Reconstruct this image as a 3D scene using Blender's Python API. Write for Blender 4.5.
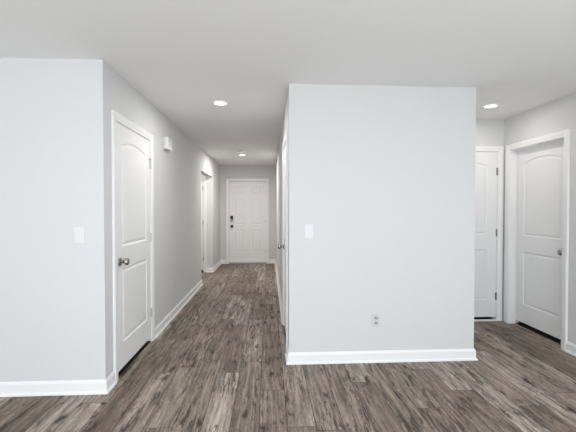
import bpy, bmesh, math
from mathutils import Vector, Matrix

for o in list(bpy.data.objects):
    bpy.data.objects.remove(o, do_unlink=True)
SC = bpy.context.scene
COL = SC.collection

# ------------------------------------------------------------------ camera
cam_data = bpy.data.cameras.new('camera')
cam = bpy.data.objects.new('camera', cam_data)
COL.objects.link(cam)
YAW, PITCH, ROLL, CAM_H, FPX = 0.0539, -0.0184, 0.0002, 1.3533, 359.16
fw = Vector((math.sin(YAW)*math.cos(PITCH), math.cos(YAW)*math.cos(PITCH), math.sin(PITCH)))
rt = Vector((math.cos(YAW), -math.sin(YAW), 0))
up = rt.cross(fw)
r2 = math.cos(ROLL)*rt + math.sin(ROLL)*up
u2 = math.cos(ROLL)*up - math.sin(ROLL)*rt
cam.matrix_world = Matrix(((r2.x, u2.x, -fw.x, 0), (r2.y, u2.y, -fw.y, 0), (r2.z, u2.z, -fw.z, CAM_H), (0, 0, 0, 1)))
cam_data.sensor_width = 36
cam_data.lens = FPX / 576 * 36
cam_data.clip_start = 0.05
SC.camera = cam

# ------------------------------------------------------------------ world, daylight, exposure
world = bpy.data.worlds.new('world')
SC.world = world
world.use_nodes = True
world.node_tree.nodes['Background'].inputs[0].default_value = (0.75, 0.87, 1.0, 1)
world.node_tree.nodes['Background'].inputs[1].default_value = 1.0

def area(name, loc, direction, sx, sy, power, color, shape='RECTANGLE', spread=180):
    ld = bpy.data.lights.new(name, 'AREA')
    ld.shape = shape
    ld.size = sx
    if shape in ('RECTANGLE', 'ELLIPSE'):
        ld.size_y = sy
    ld.energy = power
    ld.color = color
    ld.spread = math.radians(spread)
    o = bpy.data.objects.new(name, ld)
    COL.objects.link(o)
    o.location = loc
    o.rotation_euler = Vector(direction).to_track_quat('-Z', 'Y').to_euler()
    return o

SC.view_settings.view_transform = 'Standard'
SC.view_settings.look = 'None'
SC.view_settings.gamma = 1
SC.view_settings.use_curve_mapping = False
SC.view_settings.exposure = -0.03

DAY = (0.84, 0.93, 1.0)
# daylight through the back windows; left and right are added side fills
area('daylight_window_back', (-0.1, -3.9, 1.15), (0, 1, -0.2), 5.4, 2.1, 24, DAY)
area('side_fill_left', (-4.52, -1.9, 1.25), (1, 0.25, 0), 2.6, 1.9, 13, DAY)
area('side_fill_right', (2.78, -1.9, 1.25), (-1, 0.15, 0), 2.6, 1.9, 98, DAY)
# added upward fill light near the back windows, brightening the ceiling
area('ceiling_fill', (-0.6, -2.2, 0.25), (0, 0.45, 1), 5.4, 2.6, 255, (0.955, 0.98, 1.0))

# ------------------------------------------------------------------ materials
def mat(name, color, rough=0.5, metal=0.0, bump=0.0, bscale=200, spec=0.5):
    m = bpy.data.materials.new(name)
    m.use_nodes = True
    nt = m.node_tree
    b = nt.nodes['Principled BSDF']
    b.inputs['Base Color'].default_value = (*color, 1)
    b.inputs['Roughness'].default_value = rough
    b.inputs['Metallic'].default_value = metal
    b.inputs['Specular IOR Level'].default_value = spec
    if bump:
        tc = nt.nodes.new('ShaderNodeTexCoord')
        n = nt.nodes.new('ShaderNodeTexNoise')
        n.inputs['Scale'].default_value = bscale
        n.inputs['Detail'].default_value = 3
        bp = nt.nodes.new('ShaderNodeBump')
        bp.inputs['Strength'].default_value = bump
        bp.inputs['Distance'].default_value = 0.002
        nt.links.new(tc.outputs['Object'], n.inputs['Vector'])
        nt.links.new(n.outputs['Fac'], bp.inputs['Height'])
        nt.links.new(bp.outputs['Normal'], b.inputs['Normal'])
    return m

def emit(name, color, strength):
    m = bpy.data.materials.new(name)
    m.use_nodes = True
    b = m.node_tree.nodes['Principled BSDF']
    b.inputs['Base Color'].default_value = (0.9, 0.9, 0.9, 1)
    b.inputs['Emission Color'].default_value = (*color, 1)
    b.inputs['Emission Strength'].default_value = strength
    return m

M_WALL = mat('wall_paint', (0.685, 0.685, 0.68), 0.85, bump=0.15, bscale=140, spec=0.25)
M_CEIL = mat('ceiling_paint', (0.86, 0.86, 0.855), 0.9, bump=0.25, bscale=90, spec=0.2)
M_TRIM = mat('trim_paint', (0.88, 0.88, 0.88), 0.38)
M_DOOR = mat('door_paint', (0.87, 0.87, 0.87), 0.42)
M_PLATE = mat('switch_plastic', (0.74, 0.745, 0.745), 0.3)
M_OPLATE = mat('outlet_plate_plastic', (0.63, 0.64, 0.64), 0.4)
M_NICKEL = mat('satin_nickel', (0.42, 0.40, 0.38), 0.26, 1.0)
M_HINGE = mat('bright_hinge_metal', (0.62, 0.61, 0.60), 0.35, 1.0)
M_GAP_SHADE = mat('door_gap_shade', (0.012, 0.011, 0.010), 0.8)  # near-black colour standing in for the shade under the doors
M_BLACK = mat('black_hardware', (0.012, 0.012, 0.013), 0.35)
M_SLOT = mat('outlet_slot_dark', (0.03, 0.03, 0.03), 0.6)
M_RECEP = mat('receptacle_grey', (0.42, 0.43, 0.44), 0.4)
M_ALU = mat('sill_aluminium', (0.45, 0.42, 0.38), 0.4, 0.6)
M_LENS = emit('lamp_lens', (1.0, 0.97, 0.92), 3.0)

def floor_material():
    m = bpy.data.materials.new('oak_plank_floor')
    m.use_nodes = True
    nt = m.node_tree
    N, L = nt.nodes, nt.links
    b = N['Principled BSDF']
    def math_(op, a, bb=None):
        n = N.new('ShaderNodeMath'); n.operation = op
        for i, v in enumerate((a, bb)):
            if v is None: continue
            if isinstance(v, (int, float)): n.inputs[i].default_value = v
            else: L.new(v, n.inputs[i])
        return n.outputs[0]
    def comb(x, y, z):
        n = N.new('ShaderNodeCombineXYZ')
        for i, v in enumerate((x, y, z)):
            if isinstance(v, (int, float)): n.inputs[i].default_value = v
            else: L.new(v, n.inputs[i])
        return n.outputs[0]
    def noise(vec, scale, detail, rough=0.5, dist=0.0):
        n = N.new('ShaderNodeTexNoise')
        n.inputs['Scale'].default_value = scale
        n.inputs['Detail'].default_value = detail
        n.inputs['Roughness'].default_value = rough
        n.inputs['Distortion'].default_value = dist
        L.new(vec, n.inputs['Vector'])
        return n.outputs['Fac']
    def ramp(fac, stops):
        n = N.new('ShaderNodeValToRGB')
        e = n.color_ramp.elements
        while len(e) < len(stops): e.new(0.5)
        for i, (p, c) in enumerate(stops):
            e[i].position = p
            e[i].color = (*c, 1) if isinstance(c, tuple) else (c, c, c, 1)
        L.new(fac, n.inputs[0])
        return n.outputs[0]
    def mix(fac, a, bb, mode='MIX'):
        n = N.new('ShaderNodeMix'); n.data_type = 'RGBA'; n.blend_type = mode
        if isinstance(fac, (int, float)): n.inputs[0].default_value = fac
        else: L.new(fac, n.inputs[0])
        for i, v in ((6, a), (7, bb)):
            if isinstance(v, tuple): n.inputs[i].default_value = (*v, 1)
            else: L.new(v, n.inputs[i])
        return n.outputs[2]
    tc = N.new('ShaderNodeTexCoord')
    sp = N.new('ShaderNodeSeparateXYZ')
    L.new(tc.outputs['Object'], sp.inputs[0])
    X, Y = sp.outputs[0], sp.outputs[1]
    PW, PL = 0.178, 1.22
    cx = math_('ADD', math_('DIVIDE', X, PW), 50.35)
    col = math_('FLOOR', cx)
    fx = math_('FRACT', cx)
    wn = N.new('ShaderNodeTexWhiteNoise'); wn.noise_dimensions = '1D'
    L.new(col, wn.inputs['W'])
    cy = math_('ADD', math_('ADD', math_('DIVIDE', Y, PL), 20), wn.outputs['Value'])
    row = math_('FLOOR', cy)
    fy = math_('FRACT', cy)
    wn2 = N.new('ShaderNodeTexWhiteNoise'); wn2.noise_dimensions = '2D'
    L.new(comb(col, row, 0), wn2.inputs['Vector'])
    rnd = wn2.outputs['Value']
    # seams
    dx = math_('MULTIPLY', math_('MINIMUM', fx, math_('SUBTRACT', 1, fx)), PW)
    dy = math_('MULTIPLY', math_('MINIMUM', fy, math_('SUBTRACT', 1, fy)), PL)
    seam = math_('LESS_THAN', math_('MINIMUM', dx, dy), 0.0026)
    off = math_('MULTIPLY', rnd, 37.0)
    # broad figure and fine grain, stretched along the plank
    fig = noise(comb(math_('ADD', math_('MULTIPLY', X, 9.0), off), math_('MULTIPLY', Y, 1.3), off), 1.0, 5, 0.62, 1.2)
    grain = noise(comb(math_('ADD', math_('MULTIPLY', X, 70.0), off), math_('MULTIPLY', Y, 3.2), off), 1.0, 5, 0.7, 0.4)
    streak = noise(comb(math_('ADD', math_('MULTIPLY', X, 26.0), off), math_('MULTIPLY', Y, 1.6), off), 1.0, 4, 0.6, 0.9)
    knot = N.new('ShaderNodeTexVoronoi')
    knot.inputs['Scale'].default_value = 1.0
    wob = noise(comb(math_('MULTIPLY', X, 22.0), math_('MULTIPLY', Y, 12.0), off), 1.0, 2)
    L.new(comb(math_('ADD', math_('ADD', math_('MULTIPLY', X, 8.5), off), math_('MULTIPLY', wob, .5)), math_('ADD', math_('MULTIPLY', Y, 3.0), math_('MULTIPLY', wob, .5)), off), knot.inputs['Vector'])
    kd = knot.outputs['Distance']
    base = ramp(rnd, [(0.0, (0.215, 0.166, 0.132)), (0.3, (0.270, 0.215, 0.176)), (0.7, (0.340, 0.280, 0.234)), (1.0, (0.410, 0.347, 0.295))])
    c = mix(1.0, base, ramp(fig, [(0.32, 0.56), (0.44, 0.90), (0.55, 1.07), (0.68, 1.22)]), 'MULTIPLY')
    c = mix(0.6, c, ramp(streak, [(0.34, 0.36), (0.44, 0.84), (0.54, 1.10), (0.66, 1.40)]), 'MULTIPLY')
    c = mix(0.8, c, ramp(grain, [(0.34, 0.50), (0.5, 1.0), (0.66, 1.40)]), 'MULTIPLY')
    # growth rings (cathedral figure) and thin dark checks
    ring = math_('SINE', math_('MULTIPLY', math_('ADD', fig, math_('MULTIPLY', X, 0.6)), 95.0))
    c = mix(0.55, c, ramp(ring, [(0.0, 0.66), (0.5, 1.0), (1.0, 1.12)]), 'MULTIPLY')
    chk = noise(comb(math_('ADD', math_('MULTIPLY', X, 34.0), off), math_('MULTIPLY', Y, 4.5), off), 1.0, 6, 0.75, 0.8)
    gate = noise(comb(math_('ADD', math_('MULTIPLY', X, 6.0), off), math_('MULTIPLY', Y, 2.0), math_('ADD', off, 7.0)), 1.0, 2)
    crack = math_('MULTIPLY', ramp(chk, [(0.52, 0.0), (0.58, 1.0)]), ramp(gate, [(0.38, 0.0), (0.52, 1.0)]))
    c = mix(math_('MULTIPLY', crack, 0.85), c, (0.045, 0.032, 0.025))
    c = mix(ramp(kd, [(0.10, 0.92), (0.17, 0.35), (0.26, 0.0)]), c, (0.035, 0.025, 0.02))
    c = mix(math_('MULTIPLY', seam, 0.7), c, (0.03, 0.024, 0.02))
    L.new(c, b.inputs['Base Color'])
    rr = math_('ADD', math_('MULTIPLY', grain, 0.2), 0.45)
    L.new(rr, b.inputs['Roughness'])
    b.inputs['Specular IOR Level'].default_value = 0.22
    bp = N.new('ShaderNodeBump')
    bp.inputs['Strength'].default_value = 0.25
    bp.inputs['Distance'].default_value = 0.001
    h = math_('SUBTRACT', grain, math_('MULTIPLY', seam, 1.5))
    L.new(h, bp.inputs['Height'])
    L.new(bp.outputs['Normal'], b.inputs['Normal'])
    return m
M_FLOOR = floor_material()

# ------------------------------------------------------------------ mesh helpers
def link(name, bm, m, parent=None, smooth=False, recalc=True):
    if recalc:
        bmesh.ops.recalc_face_normals(bm, faces=bm.faces)
    me = bpy.data.meshes.new(name)
    bm.to_mesh(me); bm.free()
    for mm in (m if isinstance(m, (list, tuple)) else [m]):
        me.materials.append(mm)
    if smooth:
        for p in me.polygons: p.use_smooth = True
    o = bpy.data.objects.new(name, me)
    COL.objects.link(o)
    if parent is not None: o.parent = parent
    return o

def add_box(bm, lo, hi, bevel=0.0, seg=2, mi=0):
    vs = [bm.verts.new((x, y, z)) for x in (lo[0], hi[0]) for y in (lo[1], hi[1]) for z in (lo[2], hi[2])]
    fs = [bm.faces.new([vs[i] for i in f]) for f in ((0,1,3,2), (4,6,7,5), (0,4,5,1), (2,3,7,6), (0,2,6,4), (1,5,7,3))]
    for f in fs: f.material_index = mi
    if bevel:
        es = list({e for f in fs for e in f.edges})
        r = bmesh.ops.bevel(bm, geom=es, offset=bevel, segments=seg, profile=0.5, affect='EDGES')
        for f in r['faces']: f.material_index = mi
    return vs

def add_prism(bm, pts, a, b, to3):
    """closed polygon pts (2D) extruded between a and b; to3(u, v, w) -> xyz"""
    A = [bm.verts.new(to3(u, v, a)) for u, v in pts]
    B = [bm.verts.new(to3(u, v, b)) for u, v in pts]
    bm.faces.new(A); bm.faces.new(B[::-1])
    n = len(pts)
    for i in range(n):
        bm.faces.new((A[i], A[(i+1) % n], B[(i+1) % n], B[i]))

def add_loft(bm, loops, closed_profile=True, caps=True):
    rows = [[bm.verts.new(p) for p in lp] for lp in loops]
    n = len(rows[0])
    for a, b in zip(rows, rows[1:]):
        for i in range(n if closed_profile else n-1):
            j = (i+1) % n
            bm.faces.new((a[i], a[j], b[j], b[i]))
    if caps:
        bm.faces.new(rows[0]); bm.faces.new(rows[-1][::-1])

def add_lathe(bm, prof, axis_to3, seg=24):
    """prof: list of (radius, height); revolve about the local axis"""
    rings = []
    for r, h in prof:
        if r < 1e-6:
            rings.append([bm.verts.new(axis_to3(0, 0, h))])
        else:
            rings.append([bm.verts.new(axis_to3(r*math.cos(2*math.pi*k/seg), r*math.sin(2*math.pi*k/seg), h)) for k in range(seg)])
    for a, b in zip(rings, rings[1:]):
        for i in range(seg):
            j = (i+1) % seg
            if len(a) == 1 and len(b) == 1: continue
            if len(a) == 1: bm.faces.new((a[0], b[i], b[j]))
            elif len(b) == 1: bm.faces.new((a[i], a[j], b[0]))
            else: bm.faces.new((a[i], a[j], b[j], b[i]))

def tag(o, label=None, cat=None, group=None, kind=None):
    for k, v in (('label', label), ('category', cat), ('group', group), ('kind', kind)):
        if v: o[k] = v
    return o

def empty(name, loc, rz=0.0):
    o = bpy.data.objects.new(name, None)
    o.empty_display_size = 0.1
    COL.objects.link(o)
    o.location = loc
    o.rotation_euler = (0, 0, rz)
    return o

# ------------------------------------------------------------------ plan of the house
H = 2.44
XL, YL = -1.203, 2.6975          # left hall wall face, left front wall face
YE = 8.992                       # far wall of the hall
XR, YB, XB = 0.1784, 3.1222, 1.8466   # centre block
XRW, YF = 2.843, 4.205          # right wall face, back wall of the right nook
SH0, SH1, SHH = 6.489, 7.79, 2.05    # opening to the side hall
ROOM_L, ROOM_B = -4.6, -4.0
T = 0.12
DW, DZ0, DZ1 = 0.762, 0.048, 2.044
D1Y, D1W = 2.905, 0.818        # left closet door slab from / to +DW
D2Y = 3.39         # hall right door slab
D3X = 1.995        # nook door slab
D4Y = 3.325        # right wall door slab
EX0, EX1 = -0.9816, -0.0676
JT = 0.019
HOLE = JT + 0.003

def hole(a, b, top=DZ1): return (a-HOLE, b+HOLE, top+HOLE)

def wall_along(name, axis, face, back, a, b, holes=(), z1=H):
    """wall between 'face' and 'back' planes, running from a to b, with floor-reaching holes (p, q, top)"""
    pts = [(a, 0)]
    for p, q, t in sorted(holes):
        pts += [(p, 0), (p, t), (q, t), (q, 0)]
    pts += [(b, 0), (b, z1), (a, z1)]
    bm = bmesh.new()
    if axis == 'X':
        add_prism(bm, pts, face, back, lambda u, v, w: (u, w, v))
    else:
        add_prism(bm, pts, face, back, lambda u, v, w: (w, u, v))
    bm.normal_update()
    bmesh.ops.triangulate(bm, faces=[f for f in bm.faces if len(f.verts) > 4])
    return tag(link(name, bm, M_WALL), kind='structure')

bm = bmesh.new(); add_box(bm, (ROOM_L-T, ROOM_B-T, -0.1), (5.5, YE+T, 0))
tag(link('floor', bm, M_FLOOR), kind='structure')
bm = bmesh.new(); add_box(bm, (ROOM_L-T, ROOM_B-T, H), (5.5, YE+T, H+0.1))
tag(link('ceiling', bm, M_CEIL), kind='structure')

wall_along('wall_left', 'X', YL, YL+T, ROOM_L, XL-T)
wall_along('wall_hall_left', 'Y', XL, XL-T, YL, YE, [hole(D1Y, D1Y+D1W), (SH0, SH1, SHH)])
wall_along('wall_hall_end', 'X', YE, YE+T, ROOM_L, 5.5, [hole(EX0, EX1)])
wall_along('wall_hall_right', 'Y', XR, XR+T, YB+T, YE, [hole(D2Y, D2Y+DW)])
wall_along('wall_center', 'X', YB, YB+T, XR, XB)
wall_along('wall_center_right', 'Y', XB, XB-T, YB+T, YF)
wall_along('wall_nook', 'X', YF, YF+T, XB-T, XRW, [hole(D3X, D3X+DW)])
bm = bmesh.new()      # right wall, with a wide window added behind the camera for side fill
RW = (-3.2, -0.6, 0.3, 2.2)
hp = hole(D4Y, D4Y+DW)
add_prism(bm, [(RW[1], 0), (hp[0], 0), (hp[0], hp[2]), (hp[1], hp[2]), (hp[1], 0), (YE, 0), (YE, H), (RW[1], H)], XRW, XRW+T, lambda u, v, w: (w, u, v))
bm.normal_update()
bmesh.ops.triangulate(bm, faces=[f for f in bm.faces if len(f.verts) > 4])
add_box(bm, (XRW, ROOM_B, 0), (XRW+T, RW[0], H))
add_box(bm, (XRW, RW[0], 0), (XRW+T, RW[1], RW[2]))
add_box(bm, (XRW, RW[0], RW[3]), (XRW+T, RW[1], H))
tag(link('wall_right', bm, M_WALL), kind='structure')
bm = bmesh.new()
for lo, hi in (((RW[0], RW[2]), (RW[0]+.05, RW[3])), ((RW[1]-.05, RW[2]), (RW[1], RW[3])), ((RW[0]+.05, RW[2]), (RW[1]-.05, RW[2]+.05)),
               ((RW[0]+.05, RW[3]-.05), (RW[1]-.05, RW[3])), ((-1.925, RW[2]+.05), (-1.875, RW[3]-.05))):
    add_box(bm, (XRW+.05, lo[0], lo[1]), (XRW+T, hi[0], hi[1]))
tag(link('window_3', bm, M_TRIM), kind='structure')  # frame of the added right window
bm = bmesh.new()      # left wall of the same room, its window added for side fill
add_box(bm, (ROOM_L-T, RW[1], 0), (ROOM_L, YE, H))
add_box(bm, (ROOM_L-T, ROOM_B, 0), (ROOM_L, RW[0], H))
add_box(bm, (ROOM_L-T, RW[0], 0), (ROOM_L, RW[1], RW[2]))
add_box(bm, (ROOM_L-T, RW[0], RW[3]), (ROOM_L, RW[1], H))
tag(link('wall_room_left', bm, M_WALL), kind='structure')
bm = bmesh.new()
for lo, hi in (((RW[0], RW[2]), (RW[0]+.05, RW[3])), ((RW[1]-.05, RW[2]), (RW[1], RW[3])), ((RW[0]+.05, RW[2]), (RW[1]-.05, RW[2]+.05)),
               ((RW[0]+.05, RW[3]-.05), (RW[1]-.05, RW[3])), ((-1.925, RW[2]+.05), (-1.875, RW[3]-.05))):
    add_box(bm, (ROOM_L-T, lo[0], lo[1]), (ROOM_L-.05, hi[0], hi[1]))
tag(link('window_4', bm, M_TRIM), kind='structure')  # frame of the added left window
wall_along('wall_side_hall', 'X', SH1, SH1+T, -3.2, XL-T, [hole(-2.165, -2.165+DW)])
wall_along('wall_side_hall_near', 'X', SH0, SH0-T, -3.2, XL-T)
wall_along('wall_side_hall_end', 'Y', -3.2, -3.2-T, SH0-T, SH1+T)

wall_along('wall_outer_right', 'Y', 5.5, 5.5+T, ROOM_B, YE)

# back wall with two wide window openings, behind the camera
bm = bmesh.new()
Z0, Z1 = 0.1, 2.2
WX = [(-3.4, -0.75), (-0.45, 2.2)]
cuts = [ROOM_L-T] + [x for w in WX for x in w] + [5.5]
for a, b in zip(cuts[::2], cuts[1::2]):
    add_box(bm, (a, ROOM_B-T, 0), (b, ROOM_B, H))
for a, b in WX:
    add_box(bm, (a, ROOM_B-T, 0), (b, ROOM_B, Z0))
    add_box(bm, (a, ROOM_B-T, Z1), (b, ROOM_B, H))
tag(link('wall_back', bm, M_WALL), kind='structure')
for i, (a, b) in enumerate(WX):
    bm = bmesh.new()
    y0, y1 = ROOM_B-T, ROOM_B-0.05
    f = 0.05
    add_box(bm, (a, y0, Z0), (a+f, y1, Z1)); add_box(bm, (b-f, y0, Z0), (b, y1, Z1))
    add_box(bm, (a+f, y0, Z0), (b-f, y1, Z0+f)); add_box(bm, (a+f, y0, Z1-f), (b-f, y1, Z1))
    mx = (a+b)/2
    add_box(bm, (mx-f/2, y0, Z0+f), (mx+f/2, y1, Z1-f))
    tag(link('window_%d' % (i+1), bm, M_TRIM), kind='structure')

# ------------------------------------------------------------------ baseboards with shoe moulding
BPROF = [(0, 0), (0.026, 0), (0.026, 0.008), (0.0235, 0.014), (0.019, 0.018), (0.014, 0.0195), (0.014, 0.076),
         (0.0125, 0.084), (0.009, 0.090), (0.006, 0.098), (0, 0.098)]
def baseboard(name, path):
    """path runs with the room on its right-hand side"""
    P = [Vector(p) for p in path]
    nrm = []
    for a, b in zip(P, P[1:]):
        d = (b-a).normalized()
        nrm.append(Vector((d.y, -d.x)))
    loops = []
    for i, p in enumerate(P):
        if i == 0: m = nrm[0]
        elif i == len(P)-1: m = nrm[-1]
        else:
            s = nrm[i-1] + nrm[i]
            m = s / s.dot(nrm[i])
        loops.append([(p.x + m.x*t, p.y + m.y*t, z) for t, z in BPROF])
    bm = bmesh.new()
    add_loft(bm, loops)
    return tag(link(name, bm, M_TRIM), kind='structure')

CW, RV = 0.066, 0.006          # casing width, reveal
CO = CW + RV + 0.003
baseboard('baseboard_left', [(ROOM_L, YL), (XL, YL), (XL, D1Y-CO)])
baseboard('baseboard_hall_left', [(XL, D1Y+D1W+CO), (XL, SH0), (XL-T, SH0)])
baseboard('baseboard_hall_corner', [(-2.165+DW+CO, SH1), (XL, SH1), (XL, YE), (EX0-CO, YE)])
baseboard('baseboard_hall_right', [(EX1+CO, YE), (XR, YE), (XR, D2Y+DW+CO)])
baseboard('baseboard_center', [(XR, D2Y-CO), (XR, YB), (XB, YB), (XB, YF), (D3X-CO, YF)])
baseboard('baseboard_right', [(XRW, D4Y-CO), (XRW, ROOM_B)])

# ------------------------------------------------------------------ doors
RELIEF = [(0.0, 0.0), (0.004, 0.0035), (0.010, 0.0075), (0.016, 0.009), (0.022, 0.0075), (0.034, 0.0025), (0.044, 0.0015)]

def panel_loop(x0, x1, z0, z1, rise, d, n=20):
    x0 += d; x1 -= d; z0 += d
    pts = [(x0, z0), (x1, z0)]
    if rise <= 0:
        z1 -= d
        return pts + [(x1, z1), (x0, z1)]
    xc = (x0+x1)/2
    hw = (x1-x0)/2 + d
    R = (hw*hw + rise*rise)/(2*rise)
    zc = z1 - R
    Rd = R - d
    for k in range(n+1):
        x = x1 + (x0-x1)*k/n
        pts.append((x, zc + math.sqrt(max(Rd*Rd - (x-xc)**2, 0))))
    return pts

def slab_mesh(name, w, h, t, panels, steps=RELIEF):
    bm = bmesh.new()
    for side in (0, 1):
        def P(x, z, dep): return (x, dep if side == 0 else t-dep, z)
        outer = [bm.verts.new(P(x, z, 0)) for x, z in ((0, 0), (w, 0), (w, h), (0, h))]
        es = [bm.edges.new((outer[i], outer[(i+1) % 4])) for i in range(4)]
        for (x0, x1, z0, z1, rise) in panels:
            prev = None
            for d, dep in steps:
                ring = [bm.verts.new(P(x, z, dep)) for x, z in panel_loop(x0, x1, z0, z1, rise, d)]
                n = len(ring)
                if prev is None:
                    es += [bm.edges.new((ring[i], ring[(i+1) % n])) for i in range(n)]
                else:
                    for i in range(n):
                        j = (i+1) % n
                        bm.faces.new((prev[i], prev[j], ring[j], ring[i]))
                prev = ring
            bm.faces.new(prev)
        bmesh.ops.triangle_fill(bm, use_beauty=True, use_dissolve=False, normal=(0, -1 if side == 0 else 1, 0), edges=es)
        if side == 0: A = outer
        else: B = outer
    for i in range(4):
        j = (i+1) % 4
        bm.faces.new((A[i], A[j], B[j], B[i]))
    bmesh.ops.recalc_face_normals(bm, faces=bm.faces)
    me = bpy.data.meshes.new(name)
    bm.to_mesh(me); bm.free()
    me.materials.append(M_DOOR)
    return me

ST = 0.113
def arch_mesh(w):
    return slab_mesh('arch_panel_slab', w, DZ1-DZ0, 0.035,
                     [(ST, w-ST, 0.207, 0.820, 0), (ST, w-ST, 1.000, 1.882, 0.050)])
ARCH_MESH = arch_mesh(DW)
EW = EX1-EX0
px = [(0.125, 0.125+0.245), (EW-0.125-0.245, EW-0.125)]
SIX_MESH = slab_mesh('six_panel_slab', EW, DZ1-0.045, 0.044,
                     [(a, b, z0, z1, 0) for a, b in px for z0, z1 in ((0.25, 0.79), (0.93, 1.55), (1.70, 1.87))],
                     [(0, 0), (0.006, 0.007), (0.018, 0.010), (0.03, 0.005), (0.045, 0.002)])

def casing_mesh(bm, w, h):
    """colonial casing around an opening 0..w by 0..h on plane y=0, thickness towards -y"""
    prof = [(RV, 0), (RV, 0.009), (RV+0.006, 0.012), (RV+0.020, 0.0125), (RV+0.028, 0.016), (RV+0.052, 0.018),
            (RV+CW-0.005, 0.018), (RV+CW, 0.014), (RV+CW, 0)]
    loops = []
    for cx, cz, sx, sz in ((0, 0, -1, 0), (0, h, -1, 1), (w, h, 1, 1), (w, 0, 1, 0)):
        loops.append([(cx + sx*a, -t, cz + sz*a) for a, t in prof])
    add_loft(bm, loops)

def hinge(parent, x, y, z, m=M_HINGE):
    """butt hinge: round knuckle with ball tips and a leaf"""
    bm = bmesh.new()
    def to3(a, b, c): return (x+a, y+b, z+c)
    add_lathe(bm, [(0, -0.048), (0.003, -0.047), (0.0035, -0.044), (0.0065, -0.0435), (0.0065, -0.015), (0.006, -0.0145), (0.0065, -0.014),
                   (0.0065, 0.014), (0.006, 0.0145), (0.0065, 0.015), (0.0065, 0.0435), (0.0035, 0.044), (0.003, 0.047), (0, 0.048)], to3, 12)
    add_box(bm, (x-0.013, y+0.005, z-0.0445), (x+0.013, y+0.0075, z+0.0445))
    return link('hinge', bm, m, parent)

def knob(parent, x, y, z, m=M_NICKEL, k=1.12):
    """door knob standing off the face y towards -y"""
    def to3(a, b, c): return (x+a*k, y-c*k, z+b*k)
    bm = bmesh.new()
    add_lathe(bm, [(0.0, 0.008), (0.0125, 0.008), (0.011, 0.018), (0.011, 0.028), (0.0155, 0.033), (0.0235, 0.038), (0.0270, 0.046),
                   (0.0270, 0.053), (0.0240, 0.060), (0.0165, 0.065), (0.0, 0.067)], to3, 28)
    kb = link('knob', bm, m, parent, smooth=True)
    bm = bmesh.new()
    add_lathe(bm, [(0, 0.0005), (0.0325, 0.0005), (0.0325, 0.004), (0.030, 0.007), (0.018, 0.010), (0, 0.0105)], to3, 28)
    link('rosette', bm, m, kb, smooth=True)
    return kb

def door(n, origin, rz, label, mesh=None, w=DW, z0=DZ0, z1=DZ1, recess=0.0, knob_x=None, hinges=True,
         hinge_z=(0.30, 1.07, 1.81), depth=T, stop_pin=False, threshold=False, hinge_mat=None):
    root = tag(empty('door_%d' % n, origin, rz), label, 'door', None, 'structure')
    s = bpy.data.objects.new('door_panel', mesh or ARCH_MESH)
    COL.objects.link(s); s.parent = root
    s.location = (0, recess, z0)
    # jamb lining with stop
    g = 0.003
    bm = bmesh.new()
    a0, a1, b0, b1, zt, zu = -g-JT, -g, w+g, w+g+JT, z1+g, z1+g+JT
    add_prism(bm, [(a0, 0), (a1, 0), (a1, zt), (b0, zt), (b0, 0), (b1, 0), (b1, zu), (a0, zu)], 0, depth, lambda u, v, q: (u, q, v))
    sy0 = recess+0.038 if recess < 0.03 else recess-0.014
    if mesh is SIX_MESH: sy0 = recess+0.047
    add_prism(bm, [(a1, 0), (a1+0.011, 0), (a1+0.011, zt-0.011), (b0-0.011, zt-0.011), (b0-0.011, 0), (b0, 0), (b0, zt), (a1, zt)],
              sy0, sy0+0.011, lambda u, v, q: (u, q, v))
    link('jamb', bm, M_TRIM, root)
    bm = bmesh.new()
    casing_mesh(bm, w, z1)
    link('casing', bm, M_TRIM, root)
    if hinges:
        for z in hinge_z:
            hinge(root, w+0.002, recess-0.007, z, hinge_mat or M_HINGE)
    if stop_pin:
        bm = bmesh.new()
        zz = hinge_z[-1]+0.05
        def to3(a, b, c): return (w+0.002+c, recess-0.010-a, zz+b)
        add_lathe(bm, [(0, -0.035), (0.006, -0.034), (0.006, -0.026), (0.0028, -0.025), (0.0028, 0.030), (0.007, 0.031), (0.007, 0.040), (0, 0.041)], to3, 10)
        link('hinge_stop', bm, M_NICKEL, root)
    if knob_x is not None:
        knob(root, knob_x, recess, 0.93)
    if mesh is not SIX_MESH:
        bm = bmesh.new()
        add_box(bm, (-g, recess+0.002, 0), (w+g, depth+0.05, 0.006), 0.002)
        link('gap_shade_strip', bm, M_GAP_SHADE, root)  # shade of the gap below the slab, put in as a dark strip
    if threshold:
        bm = bmesh.new()
        add_box(bm, (-g, -0.022, 0), (w+g, 0.001, 0.020), 0.002)
        link('threshold', bm, M_TRIM, root)
    return root

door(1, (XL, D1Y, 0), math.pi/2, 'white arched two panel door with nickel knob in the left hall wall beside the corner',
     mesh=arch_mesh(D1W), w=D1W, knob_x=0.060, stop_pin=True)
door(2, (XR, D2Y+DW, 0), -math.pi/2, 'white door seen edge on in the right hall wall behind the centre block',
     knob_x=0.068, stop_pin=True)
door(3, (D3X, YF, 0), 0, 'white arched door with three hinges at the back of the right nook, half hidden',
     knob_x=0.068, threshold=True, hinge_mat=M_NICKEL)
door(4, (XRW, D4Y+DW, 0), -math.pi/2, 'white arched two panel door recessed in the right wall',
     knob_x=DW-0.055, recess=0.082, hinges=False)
door(5, (-2.165, SH1, 0), 0, 'white door edge with hinges inside the side opening of the hall', knob_x=0.068, hinge_mat=M_NICKEL)

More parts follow.
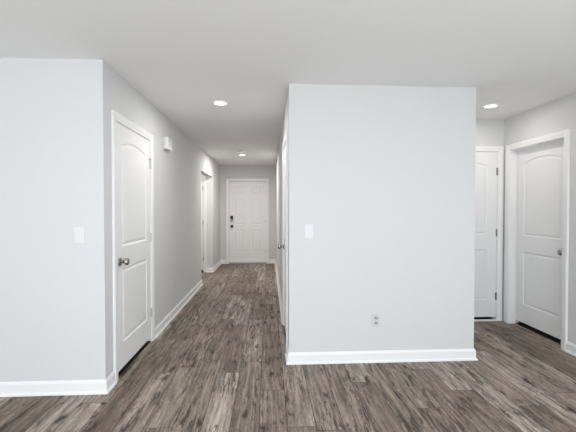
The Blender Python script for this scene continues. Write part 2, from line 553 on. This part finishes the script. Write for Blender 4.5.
# front entry door
e = door(6, (EX0, YE, 0), 0, 'white six panel entry door with black lock at the far end of the hall',
         mesh=SIX_MESH, w=EW, z0=0.045, recess=0.026, knob_x=None, hinges=True, hinge_z=(0.30, 1.05, 1.80))
bm = bmesh.new()
add_box(bm, (-0.003, -0.030, 0), (EW+0.003, 0.10, 0.030), 0.006)
link('sill', bm, M_ALU, e)
bm = bmesh.new()
add_box(bm, (0.010, -0.008, 0.031), (EW-0.010, 0.0258, 0.075), 0.004)
link('door_sweep', bm, M_DOOR, e)
# keypad deadbolt
bm = bmesh.new()
add_box(bm, (0.033, -0.012, 1.060), (0.099, 0.0255, 1.195), 0.010, 3)
k = link('keypad_lock', bm, M_BLACK, e)
bm = bmesh.new()
add_box(bm, (0.045, -0.0155, 1.070), (0.087, -0.012, 1.108), 0.003)
link('lock_cover', bm, M_NICKEL, k)
kb = knob(e, 0.066, 0.026, 0.93, M_BLACK)

# ------------------------------------------------------------------ ceiling things
def ceiling_light(x, y, r, label, power, color):
    t = tag(empty('ceiling_light', (x, y, H)), label, 'ceiling light', 'recessed ceiling lights')
    def to3(a, b, c): return (a, b, c)
    bm = bmesh.new()
    ro = r+0.022
    add_lathe(bm, [(ro, 0), (ro, -0.004), (ro-0.006, -0.008), (r+0.003, -0.009), (r, -0.005), (r, 0), (ro, 0)], to3, 40)
    link('trim_ring', bm, M_TRIM, t, smooth=False)
    bm = bmesh.new()
    add_lathe(bm, [(r, 0), (r, -0.005), (r*0.6, -0.0075), (0, -0.0085), ], to3, 40)
    link('lens', bm, M_LENS, t, smooth=True)
    a = area('lamp', (0, 0, -0.016), (0, 0, -1), 2*r, 2*r, power, color, 'DISK', 180)
    a.parent = t
    return t
WARM = (1.0, 0.97, 0.935)
ceiling_light(-0.491, 3.713, 0.062, 'round recessed ceiling light in the hall, the nearer one', 9.5, WARM)
ceiling_light(-0.529, 7.214, 0.060, 'round recessed ceiling light at the far end of the hall near the entry door', 26, WARM)
ceiling_light(2.324, 3.666, 0.060, 'round recessed ceiling light above the nook at right', 3.8, (1.0, 0.94, 0.88))
# two added lamps out of view, brightening the front floor
ceiling_light(-0.3, 1.0, 0.062, 'added unseen ceiling light brightening the front floor, left of the two', 11, (0.93, 0.97, 1.0))
ceiling_light(2.1, 1.0, 0.062, 'added unseen ceiling light brightening the front floor, right of the two', 11, (0.93, 0.97, 1.0))
# the side hall has its own light, out of sight from here
ceiling_light(-2.1, 7.05, 0.068, 'round recessed ceiling light in the side hall', 12, WARM)

bm = bmesh.new()
add_lathe(bm, [(0.0, 0.0), (0.062, 0.0), (0.062, -0.010), (0.056, -0.014), (0.056, -0.026), (0.046, -0.034), (0.015, -0.036), (0, -0.036)], lambda a, b, c: (a, b, c), 32)
o = link('smoke_detector', bm, M_PLATE)
o.location = (-0.507, 6.651, H)
tag(o, 'small round white smoke detector on the hall ceiling beside the far light', 'smoke detector')

t = tag(empty('ceiling_vent', (-0.473, 8.13, H)), 'white rectangular air vent on the hall ceiling close to the entry', 'air vent')
bm = bmesh.new()
w2, d2 = 0.165, 0.09
for lo, hi in (((-w2, -d2, -0.008), (w2, -d2+0.022, 0)), ((-w2, d2-0.022, -0.008), (w2, d2, 0)),
               ((-w2, -d2+0.022, -0.008), (-w2+0.022, d2-0.022, 0)), ((w2-0.022, -d2+0.022, -0.008), (w2, d2-0.022, 0))):
    add_box(bm, lo, hi)
link('vent_frame', bm, M_TRIM, t)
bm = bmesh.new()
for k in range(6):
    y = -d2+0.030 + k*0.0235
    add_box(bm, (-w2+0.022, y, -0.007), (w2-0.022, y+0.013, -0.003))
link('louver', bm, M_TRIM, t)

# ------------------------------------------------------------------ plates on the walls
def rocker_switch(origin, rz, label):
    t = tag(empty('light_switch', origin, rz), label, 'light switch', 'light switches')
    bm = bmesh.new()
    add_box(bm, (-0.037, -0.006, -0.060), (0.037, 0, 0.060), 0.0025)
    p = link('wall_plate', bm, M_PLATE, t)
    bm = bmesh.new()
    add_prism(bm, [(-0.006, -0.033), (-0.0125, -0.033), (-0.0085, 0.0), (-0.0072, 0.033), (-0.006, 0.033)], -0.0165, 0.0165, lambda u, v, q: (q, u, v))
    link('rocker', bm, M_PLATE, t)
    return t
def outlet(origin, rz, label, dark=False):
    t = tag(empty('wall_outlet', origin, rz), label, 'outlet', 'wall outlets')
    bm = bmesh.new()
    add_box(bm, (-0.036, -0.006, -0.058), (0.036, 0, 0.058), 0.0025)
    link('wall_plate', bm, M_OPLATE, t)
    for s in (1, -1):
        zc = s*0.0215
        bm = bmesh.new()
        pts = [(0.0165*math.cos(a)*1.0, zc + max(-0.0135, min(0.0135, 0.0165*math.sin(a)))) for a in [2*math.pi*k/32 for k in range(32)]]
        add_prism(bm, pts, -0.0085, -0.0055, lambda u, v, q: (u, q, v))
        rc = link('receptacle', bm, M_RECEP if dark else M_PLATE, t)
        bm = bmesh.new()
        add_box(bm, (-0.0095, -0.0089, zc-0.002), (-0.0060, -0.0084, zc+0.008))
        add_box(bm, (0.0060, -0.0089, zc-0.001), (0.0095, -0.0084, zc+0.007))
        add_lathe(bm, [(0, 0.0084), (0.0035, 0.0084), (0.0035, 0.0089), (0, 0.0089)], lambda a, b, c: (a, -c, zc-0.0075+b), 12)
        link('slots', bm, M_SLOT, rc)
    return t
rocker_switch((-1.378, YL, 1.163), 0, 'white rocker light switch on the left front wall near the corner')
rocker_switch((0.353, YB, 1.163), 0, 'white rocker light switch on the centre wall, upper left')
rocker_switch((XL, 8.70, 1.175), math.pi/2, 'small white light switch on the left hall wall just before the entry door')
outlet((0.950, YB, 0.370), 0, 'wall outlet with dark sockets low on the centre wall', dark=True)
outlet((XL, 4.676, 0.386), math.pi/2, 'white wall outlet low on the left hall wall past the door')

# door chime on the left hall wall
t = tag(empty('door_chime', (XL, 4.275, 2.115), math.pi/2), 'white boxy door chime high on the left hall wall past the door', 'door chime')
bm = bmesh.new()
add_box(bm, (-0.095, -0.056, -0.072), (0.095, -0.006, 0.072), 0.012, 3)
c = link('chime_cover', bm, M_PLATE, t)
bm = bmesh.new()
add_box(bm, (-0.085, -0.007, -0.068), (0.085, 0, 0.068))
link('back_plate', bm, M_PLATE, t)
